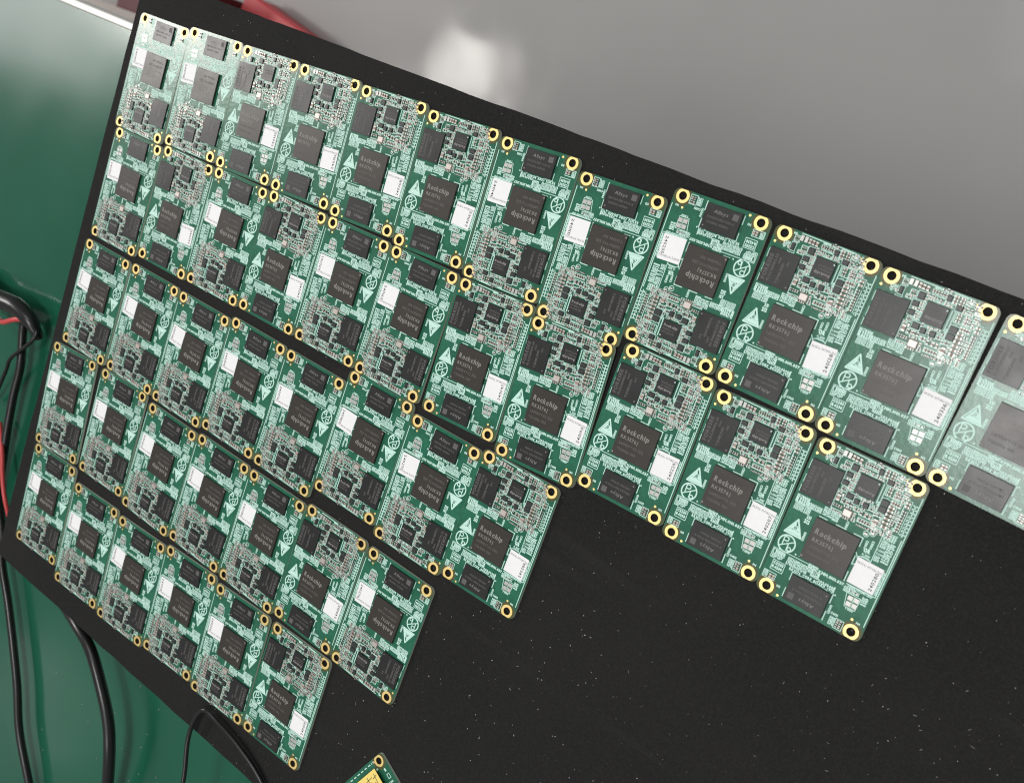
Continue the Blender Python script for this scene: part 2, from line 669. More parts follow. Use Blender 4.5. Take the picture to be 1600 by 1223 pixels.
# crossed-out circle with the letters, hand-in-triangle
sk.ring(-17.05, -11.2, ZS, 3.05, 3.62, 'silk', 36)
sk.seg(-19.6, -13.0, -14.5, -9.5, ZS + 0.006, 0.42, 'silk')
L_((-18.7, -11.9), (-18.7, -8.7), (-17.3, -8.7), (-16.9, -9.1), (-16.9, -9.9), (-17.3, -10.3), (-18.7, -10.3), w=0.34)
L_((-16.4, -10.9), (-16.4, -13.7), w=0.34)
sk.ring(-15.5, -12.9, ZS + 0.008, 0.52, 0.95, 'silk', 18)
tri = [(-16.5, -0.6), (-19.8, -7.0), (-13.1, -7.0)]
L_(*tri, w=0.5, closed=True)
cx_, cy_ = -16.5, -4.6
sk.face([(-19.4, -6.6, ZS), (-13.6, -6.6, ZS), (-14.35, -5.1, ZS), (-18.65, -5.1, ZS)], 'silk')
sk.face([(-18.6, -5.05, ZS), (-17.6, -5.05, ZS), (-16.4, -3.2, ZS), (-16.7, -1.4, ZS)], 'silk')
sk.face([(-15.6, -5.0, ZS), (-14.5, -5.0, ZS), (-15.3, -3.6, ZS), (-15.9, -3.6, ZS)], 'silk')
sk.ring(-16.3, -4.1, ZS + 0.008, 0.75, 1.02, 'silk', 16)
sk.seg(-17.0, -4.9, -15.7, -3.1, ZS + 0.012, 0.2, 'silk')
sk.seg(-16.5, -5.1, -15.4, -3.7, ZS + 0.014, 0.2, 'silk')
# writing
T_('XMM.0101.037_V1.1', -2.3, -15.5, 14.6, 0.95, 0, 0.045)
T_('RK3576_CORE_BOARD_[V1]', -12.4, -19.95, 18.2, 1.0, 0, 0.045)
T_('20240401', -0.8, -18.75, 6.7, 0.85, 0, 0.04)
T_('M1', -14.3, 31.0, 1.4, 0.8)
T_('M2', 15.6, 26.2, 1.4, 0.8)
T_('M3', -14.2, -28.4, 1.5, 0.8)
T_('M4', 18.1, -26.3, 1.5, 0.8)
T_('U1000', -11.75, -7.4, 3.6, 0.85, 90, 0.06)
T_('U2000', -20.05, 13.4, 3.6, 0.8, 90, 0.05)
T_('U5000', 7.9, -28.0, 3.6, 0.85, 90, 0.05)
T_('Y1000', 12.1, -23.1, 3.3, 0.8)
T_('J2304', 11.6, 27.3, 3.4, 0.8, 0, 0.05)
T_('C1108', 0.2, 7.5, 3.4, 0.8, -90, 0.05)
T_('C1104', 9.35, 4.3, 3.3, 0.8, -90, 0.05)
T_('C1103', 11.35, 5.1, 3.3, 0.8, -90, 0.05)
T_('A.0101', 9.6, -1.5, 3.2, 0.7)
T_('212', -14.5, -0.5, 2.2, 1.3, 0, 0.06)
T_('231', -14.2, 1.4, 1.8, 1.1, 0, 0.06)
T_('QR', 9.7, 0.0, 2.6, 1.3, 0, 0.08)
T_('C4033', 8.3, -27.4, 2.9, 0.8, 0, 0.05)
# packed lists of designators
block(-20.6, 5.6, -15.6, 8.6, 3, frame=True)
block(-15.4, 5.5, -10.0, 7.4, 2, frame=True)
block(-20.4, 2.6, -16.4, 5.4, 4, frame=False, cells=2)
block(-16.2, 2.6, -13.6, 5.3, 3, frame=False, cells=1)
block(-9.4, 5.4, -5.6, 9.0, 5, vertical=True, frame=False, cells=1)
block(-5.3, 5.3, -3.1, 8.9, 3, vertical=True, frame=True, cells=1)
block(-14.4, -17.3, -4.4, -15.4, 2, frame=False, cells=4)
block(-14.6, -18.7, -5.8, -17.4, 1, frame=False, cells=4)
block(-6.2, -15.3, -2.6, -14.0, 1, frame=True, cells=1)
block(-4.2, -18.1, -1.0, -15.6, 2, frame=True, cells=1)
L_((-21.0, -14.6), (-2.4, -14.6 + 0.25), w=0.2)
L_((-21.0, -14.6), (-21.0, -18.6), (-19.2, -18.7), w=0.2)
block(-20.7, -18.5, -16.2, -17.2, 1, frame=False, cells=2)
for i in range(4):
    L_((-20.6 + i * 1.25, -16.9), (-19.6 + i * 1.25, -16.9), (-19.6 + i * 1.25, -15.1), (-20.6 + i * 1.25, -15.1), w=0.2, closed=True)
    if i:
        T_('0' if i % 2 else '8', -20.4 + i * 1.25, -16.5, 0.6, 1.2, 0, 0.05)
L_((-19.2, -19.1), (-14.2, -19.1), (-14.2, -23.0), (-19.2, -23.0), w=0.2, closed=True)
T_('C2203', -18.9, -20.6, 4.2, 0.95, 0, 0.06)
T_('R4230', -18.9, -22.2, 4.2, 0.95, 0, 0.06)
block(14.2, 3.9, 16.5, 7.2, 3, frame=False, cells=1)
block(14.2, 7.4, 19.0, 10.0, 3, frame=False, cells=1)
block(16.7, -1.0, 19.6, 7.2, 3, vertical=True, frame=False, cells=2)
block(14.0, -1.6, 16.2, 0.6, 2, frame=False, cells=1)
T_('L2301', 14.2, 2.6, 2.6, 0.7)
T_('C2341', 14.2, 1.2, 2.6, 0.7)
L_((13.8, 10.2), (13.8, -2.4), w=0.22)
L_((13.8, 10.2), (18.8, 10.4), w=0.2)
block(8.7, -17.2, 13.4, -15.0, 2, frame=False, cells=2)
block(16.5, -19.0, 18.8, -15.6, 2, vertical=True, frame=False, cells=1)
block(9.8, -15.0, 19.6, -14.0, 1, frame=False, cells=4)
block(19.45, -13.4, 20.4, -3.6, 1, vertical=True, frame=False, cells=3)
# long arrow-like marks above the sticker
L_((8.9, -2.7), (10.4, -1.9), (12.6, -1.9), (14.0, -2.9), w=0.22)
L_((9.9, -2.3), (12.9, -2.3), w=0.2)
# footprint near the lower right hole and the four-pad crystal footprint
L_((10.6, -17.0), (16.2, -17.0), (15.9, -22.2), (11.6, -22.2), w=0.2, closed=True)
block(8.5, -31.6, 10.8, -28.2, 4, frame=False, cells=1)
L_((11.0, -28.0), (14.2, -28.0), (14.2, -31.8), (11.0, -31.8), w=0.2, closed=True)
L_((-21.0, -24.2), (-15.9, -24.2), (-15.9, -27.0), (-21.0, -27.0), w=0.2, closed=True)
block(-20.9, -26.7, -19.1, -24.4, 2, frame=False, cells=1)
# right-hand edge rows
L_((16.35, 24.4), (16.35, 10.8), w=0.26)
L_((18.5, 24.4), (18.5, 21.2), w=0.2)
L_((16.4, 24.5), (18.6, 24.5), w=0.2)
L_((18.4, 20.5), (18.4, 11.5), w=0.2)
for i in range(9):
    y = 23.6 - i * 1.45
    L_((19.2, y), (20.7, y), w=0.34)
    L_((19.9, y), (19.9, y - 0.9), w=0.34)
    if i > 2:
        L_((19.1, y - 0.6), (19.1, y), w=0.3)
# left of the power chip: ladder of designators
block(-4.1, 18.4, -2.0, 25.6, 2, vertical=True, frame=False, cells=2)
T_('C2307 C2308', -1.8, 27.15, 7.8, 0.75, 0, 0.06)
T_('C2309C2314', -1.4, 16.85, 6.6, 0.75, 0, 0.06)
block(7.2, 15.4, 7.9, 19.6, 1, vertical=True, frame=False, cells=1)
block(-2.2, 28.6, 3.6, 29.5, 1, frame=False, cells=2)
block(-2.2, 31.0, 3.4, 31.8, 1, frame=False, cells=2)
T_('+', -16.6, 25.0, 1.2, 1.2, 0, 0.08)
block(-16.9, 25.4, -13.9, 27.7, 2, frame=False, cells=1)
L_((-14.0, 24.5), (-14.0, 24.1), (-11.3, 24.1), (-11.3, 24.6), w=0.2)

# ---- small components (joined) and the larger ones (a part each)
sm = MB()
GRID = 0.06


OCC = []


def comp(mb, x, y, lw, lh, kind, horizontal=True, t=0.55):
    """chip capacitor or resistor: body and two soldered ends"""
    body = {'c': 'ceramic', 'b': 'ceramic2', 'r': 'resist', 'w': 'tin'}[kind]
    if horizontal:
        e = lw * 0.27
        mb.box(x, y, 0.06, lw - 2 * e, lh * 0.94, t, body)
        mb.box(x - lw / 2 + e / 2, y, 0.05, e, lh, t + 0.05, 'tin')
        mb.box(x + lw / 2 - e / 2, y, 0.05, e, lh, t + 0.05, 'tin')
    else:
        e = lh * 0.27
        mb.box(x, y, 0.06, lw * 0.94, lh - 2 * e, t, body)
        mb.box(x, y - lh / 2 + e / 2, 0.05, lw, e, t + 0.05, 'tin')
        mb.box(x, y + lh / 2 - e / 2, 0.05, lw, e, t + 0.05, 'tin')


def array(x0, y0, nx_, ny_, dx, dy, lw, lh, kinds, horizontal=True, box=True, skip=0.0, t=0.45):
    OCC.append((x0 - dx / 2, y0 - (ny_ - 0.5) * dy, x0 + (nx_ - 0.5) * dx, y0 + dy / 2))
    for i in range(nx_):
        for j in range(ny_):
            if rnd.random() < skip:
                continue
            comp(sm, x0 + i * dx, y0 - j * dy, lw, lh, rnd.choice(kinds), horizontal, t)
    if box:
        a, b_ = dx / 2, dy / 2
        X0, X1, Y0, Y1 = x0 - a, x0 + (nx_ - 1) * dx + a, y0 + b_, y0 - (ny_ - 1) * dy - b_
        L_((X0, Y0), (X1, Y0), (X1, Y1), (X0, Y1), w=0.22, closed=True)


array(-1.9, 30.3, 6, 1, 0.98, 1.8, 0.56, 1.15, 'cr', False, False)
array(6.5, 31.2, 2, 3, 2.3, 1.2, 1.5, 0.78, 'cb', True, True)
array(9.9, 25.6, 2, 3, 2.7, 1.2, 1.4, 0.7, 'crb', True, True)
array(12.3, 24.9, 2, 2, 1.5, 1.3, 0.7, 1.0, 'cr', False, True)
array(12.1, 21.2, 4, 1, 0.95, 2.0, 0.62, 1.5, 'cb', False, True)
array(17.4, 23.5, 1, 2, 2.0, 1.5, 1.5, 0.9, 'cb', True, False)
array(17.3, 20.1, 1, 8, 1.6, 1.12, 1.25, 0.6, 'cr', True, False)
array(3.6, 12.6, 3, 1, 1.7, 2.0, 0.8, 1.5, 'cr', False, True)
array(3.7, 9.9, 5, 1, 1.05, 1.7, 0.65, 1.2, 'cb', False, True)
array(4.0, 8.0, 4, 1, 1.2, 1.0, 0.9, 0.55, 'cr', True, False)
array(0.9, 13.1, 2, 1, 1.25, 1.6, 0.7, 1.2, 'cr', False, True)
array(-4.3, 13.9, 2, 1, 1.4, 2.1, 0.75, 1.4, 'crb', False, True)
array(-2.0, 14.0, 2, 1, 1.3, 1.9, 0.75, 1.4, 'cr', False, True)
array(-6.7, 11.3, 4, 1, 0.95, 1.5, 0.55, 1.05, 'cr', False, False)
array(-6.4, 9.0, 3, 1, 1.3, 1.2, 0.9, 0.55, 'cr', True, True)
array(-2.6, 8.2, 4, 1, 0.9, 1.0, 0.5, 0.8, 'cw', False, False)
array(-8.6, 27.6, 2, 2, 1.25, 1.3, 0.85, 0.65, 'rc', True, True)
array(-9.6, 25.4, 2, 1, 1.3, 1.3, 0.65, 0.95, 'cr', False, True)
array(-12.7, 30.4, 2, 2, 1.1, 1.2, 0.75, 0.6, 'cr', True, True)
array(-6.0, 22.25, 2, 1, 0.95, 0.9, 0.6, 0.75, 'w', False, False)
array(-6.2, 18.5, 2, 2, 1.0, 0.95, 0.6, 0.55, 'cr', True, True)
array(2.5, 17.0 - 0.9 + 0.1, 1, 1, 1.2, 1.5, 0.7, 1.1, 'c', False, False)
array(5.9, 15.6, 2, 1, 0.95, 1.5, 0.55, 1.05, 'cr', False, True)
array(6.2, 13.2, 1, 1, 1.6, 1.4, 1.0, 0.6, 'r', True, False)
array(9.1, 14.8, 2, 1, 1.15, 1.6, 0.7, 1.1, 'cr', False, True)
array(8.3, 8.3, 4, 1, 1.15, 1.0, 0.6, 0.8, 'cr', False, False)
array(11.7, -15.3 - 0.6, 3, 1, 1.25, 1.0, 0.75, 0.5, 'rw', True, True)
array(12.0, -28.8, 2, 2, 1.15, 1.7, 0.8, 1.2, 'cr', False, False)
array(-17.9, -25.6, 2, 1, 1.3, 2.2, 0.95, 1.7, 'bc', False, False)
array(8.2, 6.3, 1, 1, 1.5, 1.4, 1.3, 0.8, 'w', True, False)
array(10.3, 7.5, 1, 1, 1.5, 1.4, 1.3, 0.8, 'w', True, False)
for cx, cy in ((8.2, 6.3), (10.3, 7.5)):
    sk.ring(cx, cy, ZS, 0.95, 1.2, 'silk', 14)
for cx, cy in ((12.6, -18.5), (15.0, -18.4), (12.7, -20.8), (15.1, -20.7)):
    sm.box(cx, cy, 0.04, 1.9, 1.8, 0.07, 'tin', cham=0.02)
L_((13.85, -17.6), (13.85, -21.8), w=0.16)
for cx, cy in ((-15.9, 26.3), (-14.4, 26.2), (-14.1, 25.5), (-13.4, 26.1)):
    sm.box(cx, cy, 0.04, 0.8, 0.7, 0.3, 'tin', cham=0.1)
INDUCTORS = ((-4.9, 27.2, 2.6, 2.6, 0), (4.4, 29.8, 1.8, 2.2, 0), (-5.8, 23.9, 2.5, 1.9, 4), (-6.0, 20.5, 2.3, 1.9, 0),
             (8.8, 27.7, 2.5, 2.0, 0), (-2.6, 16.6, 2.7, 2.2, 0), (0.4, 15.8, 2.0, 2.0, 3), (4.0, 15.9, 2.0, 2.1, 0),
             (9.9, 20.0, 2.9, 2.3, 0), (9.9, 17.3, 2.9, 2.5, 0), (-12.5, 26.5, 1.4, 2.7, 0))
CAPS = ((12.7, 19.5, 2.3, 0.95, 'c', 1), (12.75, 18.05, 2.3, 0.95, 'c', 1), (12.75, 16.5, 2.3, 0.95, 'b', 1),
        (12.75, 14.95, 2.3, 0.95, 'c', 1), (12.8, 13.4, 2.3, 0.95, 'c', 1), (12.9, 11.7, 2.3, 1.3, 'b', 1),
        (9.6, 11.9, 1.5, 2.3, 'c', 0), (-6.2, 14.3, 1.45, 2.5, 'c', 0), (-10.2, 30.6, 1.25, 2.2, 'w', 0),
        (-8.4, 30.6, 1.25, 2.2, 'w', 0), (-6.8, 30.5, 1.05, 1.9, 'c', 0), (-5.4, 30.4, 1.05, 1.9, 'b', 0),
        (-3.9, 30.3, 1.05, 1.9, 'c', 0))
for x, y, w, h, _ in INDUCTORS:
    OCC.append((x - w / 2, y - h / 2, x + w / 2, y + h / 2))
    a, c = w / 2 + 0.28, h / 2 + 0.28
    L_((x - a, y - c), (x + a, y - c), (x + a, y + c), (x - a, y + c), w=0.2, closed=True)
for x, y, w, h, _, _ in CAPS:
    OCC.append((x - w / 2, y - h / 2, x + w / 2, y + h / 2))
OCC += [(-2.3, 18.5, 6.2, 26.5), (-2.8, 8.7, 0.8, 11.7), (6.6, 18.0, 8.3, 26.5)]


def free(x0, y0, x1, y1):
    return all(x1 <= a or x0 >= c or y1 <= b_ or y0 >= d_ for a, b_, c, d_ in OCC)


# every remaining gap of the dense area is taken by small parts, each with its printed frame or designator
y = 8.2
while y < 31.6:
    x = -7.3
    while x < 15.9:
        hz = rnd.random() < 0.5
        w, h = (1.55, 0.92) if hz else (0.92, 1.55)
        if free(x, y, x + w, y + h) and not (y > 30.8 and x < -1):
            if rnd.random() < 0.86:
                comp(sm, x + w / 2, y + h / 2, w * 0.78, h * 0.72, rnd.choice('ccrbrw'), hz, 0.42)
                if rnd.random() < 0.75:
                    L_((x + 0.04, y + 0.04), (x + w - 0.04, y + 0.04), (x + w - 0.04, y + h - 0.04), (x + 0.04, y + h - 0.04), w=0.17, closed=True)
            else:
                T_(refdes()[:3], x + 0.05, y + 0.1, w * 0.9, h * 0.6, 0, 0.06)
            OCC.append((x, y, x + w, y + h))
            x += w
        else:
            x += 0.31
    y += 0.31

PARTS = []          # (name, mesh, label or None, z, sub-parts)


def one(name, fn, label=None, subs=()):
    b_ = MB()
    fn(b_)
    PARTS.append((name, b_.mesh(name), label, [(n, s) for n, s in subs]))


def sub(name, fn):
    b_ = MB()
    fn(b_)
    return (name, b_.mesh(name))


board_mesh = drilled_plate('circuit_board', rounded(BW, BH, 2.6), HOLES, PT, 'mask', 'laminate', 'bore')

for sx, sy in ((-1, 1), (1, 1), (-1, -1), (1, -1)):
    one('mounting_ring', lambda q, sx=sx, sy=sy: q.ring(sx * HX, sy * HY, 0.035, 1.76, 2.98, 'gold', 32, BH - 0.22))
for fx, fy in FIDS:
    one('fiducial_dot', lambda q, fx=fx, fy=fy: q.ring(fx, fy, 0.035, 0, 0.52, 'gold', 12))
PARTS.append(('silkscreen', sk.mesh('silkscreen'), None, []))


def soc_print(q):
    z = 1.27
    text(q, 'Rock', -8.9, -2.1, z, 6.75, 2.15, 'laser', -0.8, 0.035, 0.05)
    text(q, 'chip', -1.95, -2.2, z, 6.1, 2.15, 'laser', -0.8, 0.035, 0.05)
    text(q, 'RK3576J', -8.7, -5.2, z, 8.5, 1.5, 'laser', 0, 0.015)
    text(q, 'SAFFNVYV3 2512', -8.7, -7.9, z, 12.2, 1.15, 'laserdim', 0, 0.02)
    text(q, 'Y3A0006 000', -8.8, -10.5, z, 9.4, 1.15, 'laserdim', 0, 0.02)
    q.ring(-10.0, -12.2, z, 0, 0.42, 'laser', 12)


def mem_print(q):
    z = 1.13
    for s, x, w, h, m in (('FORESEE', -18.5, 10.4, 1.5, 'laserdim'), ('FLXC4008G-50', -16.6, 10.8, 1.05, 'laserdim'),
                          ('2443', -14.9, 2.4, 0.9, 'laserdim'), ('T2N1K00D', -13.1, 8.2, 1.0, 'laserdim'), ('A0', -11.4, 1.9, 0.9, 'laserdim')):
        text(q, s, x + 0.5, 11.0 if w > 5 else 18.5, z, w, h, m, 90, 0.03)
    q.ring(-8.6, 11.0, z, 0, 0.3, 'laser', 8)


def flash_print(q):
    z = 1.13
    text(q, 'Allsys', 2.0, -24.7 - 3.1, z, 6.3, 1.4, 'laser', 180, 0.0, 0.1)
    text(q, 'SM6C15A32D-V32G-A', 4.3, -25.4, z, 12.4, 0.85, 'laserdim', 180, 0.02)
    text(q, 'UM25006 4CS0014', 3.6, -23.4, z, 9.6, 0.85, 'laserdim', 180, 0.02)
    q.ring(4.7, -21.9, z, 0, 0.32, 'laser', 8)
    q.quad(-7.6, -28.6, z, 2.5, 2.5, 'laserdim')


def pmic_print(q):
    z = 0.98
    text(q, 'Rockchip', 5.4, 21.2, z, 6.4, 1.0, 'laser', 180, 0.05, 0.2)
    text(q, 'RK806S-5', 5.4, 22.6, z, 5.4, 0.75, 'laserdim', 180, 0.02)
    text(q, 'NCFJ2431', 5.4, 23.9, z, 5.8, 0.75, 'laserdim', 180, 0.02)
    q.ring(5.4, 25.4, z, 0, 0.3, 'silk', 8)


one('processor_chip', lambda q: q.box(-1.55, -4.7, 0.06, 17.9, 17.1, 1.19, 'soc', cham=0.12), None, [sub('chip_marking', soc_print)])
one('memory_chip', lambda q: q.box(-14.0, 16.8, 0.06, 12.7, 14.2, 1.05, 'mem', cham=0.1), None, [sub('chip_marking', mem_print)])
one('flash_chip', lambda q: q.box(-2.1, -25.75, 0.06, 16.0, 10.4, 1.05, 'mem', cham=0.1), None, [sub('chip_marking', flash_print)])
one('power_chip', lambda q: q.box(1.95, 22.5, 0.06, 8.1, 7.6, 0.9, 'mem', cham=0.08), None, [sub('chip_marking', pmic_print)])
for x, y, w, h, ang in INDUCTORS:
    one('inductor', lambda q, x=x, y=y, w=w, h=h, ang=ang: q.box(x, y, 0.06, w, h, 1.0, 'small', ang, cham=0.18))
one('crystal', lambda q: (q.box(-1.0, 10.2, 0.05, 3.2, 2.6, 0.62, 'lid', cham=0.14), q.box(-1.0, 10.2, 0.045, 3.5, 2.9, 0.2, 'ceramic')))
for x, y, w, h, kd, hz in CAPS:
    one('capacitor', lambda q, x=x, y=y, w=w, h=h, kd=kd, hz=hz: comp(q, x, y, w, h, kd, bool(hz), 0.75))
L_((11.2, 20.3), (14.2, 20.3), (14.2, 10.8), (11.2, 10.8), w=0.22, closed=True)
PARTS.append(('small_components', sm.mesh('small_components'), None, []))
# the silkscreen mesh once more, now with the last lines
PARTS = [(n, (sk.mesh('silkscreen') if n == 'silkscreen' else me), lb, sb) for n, me, lb, sb in PARTS]

stk = MB()
stk.box(0, 0, 0.08, 10.5, 10.6, 0.10, 'paper', cham=0.03)
STK = stk.mesh('sticker')


def sticker_print(num):
    q = MB()
    text(q, 'RK3576J WIT08G+32G', -4.7, 3.1, 0.20, 9.6, 0.85, 'inkgrey', 0, 0.0)
    text(q, num, 4.2, -4.4, 0.20, 7.4, 1.35, 'ink', 90, 0.012)
    return q.mesh('sticker_print')


BOARDS = {
 '1.1': (183.51, 500.02, 65.18), '1.2': (166.90, 458.50, 66.66), '1.3': (149.14, 418.21, -113.05), '1.4': (131.70, 377.76, -112.72),
 '1.5': (113.69, 337.57, -112.52), '1.6': (94.94, 297.48, -112.51), '1.7': (76.31, 257.16, 67.37), '1.8': (55.07, 217.97, 66.75),
 '1.9': (42.21, 174.72, 65.57), '1.10': (22.62, 133.94, -115.76), '1.11': (2.90, 94.57, -115.62), '1.12': (-17.25, 54.38, -117.54),
 '2.1': (122.69, 525.62, 65.07), '2.2': (105.73, 484.08, -114.64), '2.3': (88.11, 443.80, 65.30), '2.4': (70.52, 403.49, -114.89),
 '2.5': (52.30, 363.53, 65.21), '2.6': (33.79, 323.65, 65.05), '2.7': (15.23, 282.56, -112.79), '2.8': (-4.85, 242.73, -111.65),
 '2.9': (-19.38, 199.60, -114.46), '2.10': (-39.55, 159.82, -114.33), '2.11': (-59.05, 119.87, -115.27), '3.1': (61.18, 556.68, 64.81),
 '3.2': (42.61, 515.36, 64.81), '3.3': (23.52, 475.76, 64.64), '3.4': (6.55, 435.01, 64.23), '3.5': (-12.59, 395.53, 64.20),
 '3.6': (-25.21, 352.80, 64.42), '3.7': (-47.21, 314.47, 64.77), '3.8': (-64.08, 273.87, -115.13), '4.1': (2.02, 588.83, 68.60),
 '4.2': (-16.46, 545.07, 66.21), '4.3': (-37.70, 505.11, 63.92), '4.4': (-55.66, 464.69, 64.10), '4.5': (-74.71, 424.90, 64.55),
 '4.6': (-92.01, 384.37, -115.72), '4.7': (-111.80, 344.85, 63.68), '5.1': (-60.47, 612.21, 67.16), '5.2': (-84.35, 573.36, 67.18),
 '5.3': (-102.92, 532.90, 67.21), '5.4': (-118.03, 491.58, 67.37), '5.5': (-136.91, 451.91, 67.39), '5.6': (-154.50, 410.68, -114.31)}
NUM = {'1.6': '240162', '1.7': '240141', '1.8': '240110', '1.9': '240205', '1.10': '240128', '1.11': '240336', '2.7': '240047',
       '2.8': '240190', '2.9': '240229', '2.10': '240207', '2.11': '240280', '3.8': '240286'}
ORD = ['leftmost', 'second from left', 'third from left', 'fourth from left', 'fifth from left', 'sixth from left',
       'seventh from left', 'eighth from left', 'ninth from left', 'tenth from left', 'eleventh from left', 'twelfth from left']
ROW = {'1': 'the top row', '2': 'the second row', '3': 'the third row', '4': 'the fourth row', '5': 'the bottom row'}
SPECIAL = {'1.1': 'green circuit board in the top left corner, washed pale by window glare',
           '1.2': 'palest circuit board, white with glare, second from left in the top row',
           '1.12': 'grey glossy circuit board cut off by the right edge of the photo',
           '2.8': 'circuit board tilted onto its upper neighbour, with sticker 240190',
           '3.8': 'last circuit board of the third row, bordering bare foam, sticker 240286',
           '4.7': 'last circuit board of the fourth row, chip lettering upside down, bordering bare foam',
           '5.1': 'circuit board in the bottom left corner of the foam sheet',
           '5.6': 'last circuit board of the bottom row, chip lettering upright, beside the thin cable'}


def make_parts(root):
    for n, me, lb, subs in PARTS:
        p = obj(n, me, root)
        if n == 'small_components':
            p['kind'] = 'stuff'
        for sn, sme in subs:
            obj(sn, sme, p)


rb = random.Random(3)
proto = None
for key, (x, y, a) in BOARDS.items():
    if proto is None:
        o = obj('circuit_board', board_mesh, None)
        make_parts(o)
        proto = o
    else:
        o = proto.copy()
        col.objects.link(o)
        for ch in list(proto.children):
            if ch.name.startswith('sticker'):
                continue
            c = ch.copy()
            col.objects.link(c)
            c.parent = o
            for g in ch.children:
                d = g.copy()
                col.objects.link(d)
                d.parent = c
    o.location = (x * MM, y * MM, rb.uniform(-0.01, 0.06) * MM)
    o.rotation_euler = (R(rb.uniform(-0.12, 0.12)), R(rb.uniform(-0.12, 0.12)), R(a))
    o.location.z += 0.06 * MM
    if key == '2.8':
        o.rotation_euler = (R(1.15), 0, R(a))
        o.location.z = 0.70 * MM
    row, n = key.split('.')
    num = NUM.get(key) or '24%04d' % rb.randint(10, 390)
    st = obj('sticker', STK, o, (14.1 + rb.uniform(-0.35, 0.35), -8.3 + rb.uniform(-0.4, 0.4), 0), rb.uniform(-3.0, 3.0))
    obj('sticker_print', sticker_print(num), st)
    if key in SPECIAL:
        lb = SPECIAL[key]
    elif key in NUM:
        lb = 'green circuit board with white sticker reading %s, %s in %s' % (num, ORD[int(n) - 1], ROW[row])
    else:
        up = 'upright' if a < 0 else 'upside-down'
        lb = 'green circuit board with %s chip lettering, %s in %s' % (up, ORD[int(n) - 1], ROW[row])
    tag(o, lb, 'circuit board', 'green circuit boards laid out in rows on the black foam')

# ---------------------------------------------------------------- the loose board at the bottom edge, face down with a yellow label
lo_holes = [(-17.76, 30.0, 1.75), (17.76, 30.0, 1.75), (-17.76, -30.0, 1.75), (17.76, -30.0, 1.75)]
LA = 90 + 37.0
lme = drilled_plate('loose_circuit_board', rounded(BW, BH, 2.0), lo_holes, PT, 'mask', 'laminate', 'bore')
# put hole (17.76, 30) at (-178.5, 348.5)
E_DIR = Vector((-21.2, 26.7, 0)).normalized()          # one edge, down-left in the photo
ang = math.atan2(E_DIR.y, E_DIR.x)                     # local -x runs along it
la = ang + math.pi
c_, s_ = math.cos(la), math.sin(la)
lx = -178.5 - (c_ * 17.76 - s_ * 30.0)
ly = 348.5 - (s_ * 17.76 + c_ * 30.0)
loose = obj('loose_circuit_board', lme, None, (lx, ly, 0.0), math.degrees(la))
tag(loose, 'loose board with yellow label, only its corner showing at the bottom edge', 'circuit board')
for hx, hy, _ in lo_holes:
    q = MB()
    q.ring(hx, hy, 0.035, 1.76, 2.9, 'gold', 32, BH - 0.22)
    obj('mounting_ring', q.mesh('mounting_ring'), loose)
q = MB()
q.box(2.0, 18.0, 0.06, 22.0, 21.0, 2.2, 'mem', cham=0.2)
obj('connector_housing', q.mesh('connector_housing'), loose)
q = MB()
q.box(3.2, 17.2, 2.30, 23.5, 22.0, 0.12, 'tape', cham=0.04)
yl = obj('yellow_label', q.mesh('yellow_label'), loose)
q = MB()
for s in (((10.5, 25.6), (6.2, 25.2)), ((9.2, 23.6), (5.6, 23.0)), ((7.8, 27.0), (7.6, 21.5)), ((11.6, 22.5), (4.5, 21.2)),
          ((12.8, 26.4), (12.4, 20.4)), ((13.9, 25.2), (11.2, 24.6))):
    q.seg(*s[0], *s[1], 2.44, 0.35, 'ink')
obj('handwriting', q.mesh('handwriting'), yl)
q = MB()
text(q, 'M1', 12.5, 30.8, ZS, 1.6, 0.9, 'silk', 0, 0.05)
q.quad(14.0, 27.3, ZS, 1.5, 1.1, 'silk', 10)
q.quad(18.4, 24.7, ZS, 1.0, 1.6, 'silk', 5)
q.poly([(19.4, 22.4), (19.4, 20.2), (17.8, 20.2), (17.8, 22.4)], ZS, 0.3, 'silk', True)
for i in range(5):
    text(q, 'R%d' % (4101 + i), 16.3, 17.8 - 2.4 * i, ZS, 3.2, 0.9, 'silk', 0, 0.05)
for i in range(8):
    q.seg(-8 + 3 * i, 31.2, -6.6 + 3 * i, 31.2, ZS, 0.5, 'silk')
obj('silkscreen', q.mesh('silkscreen'), loose)
q = MB()
q.ring(14.6, 31.0, 0.035, 0, 0.5, 'gold', 12)
obj('fiducial_dot', q.mesh('fiducial_dot'), loose)


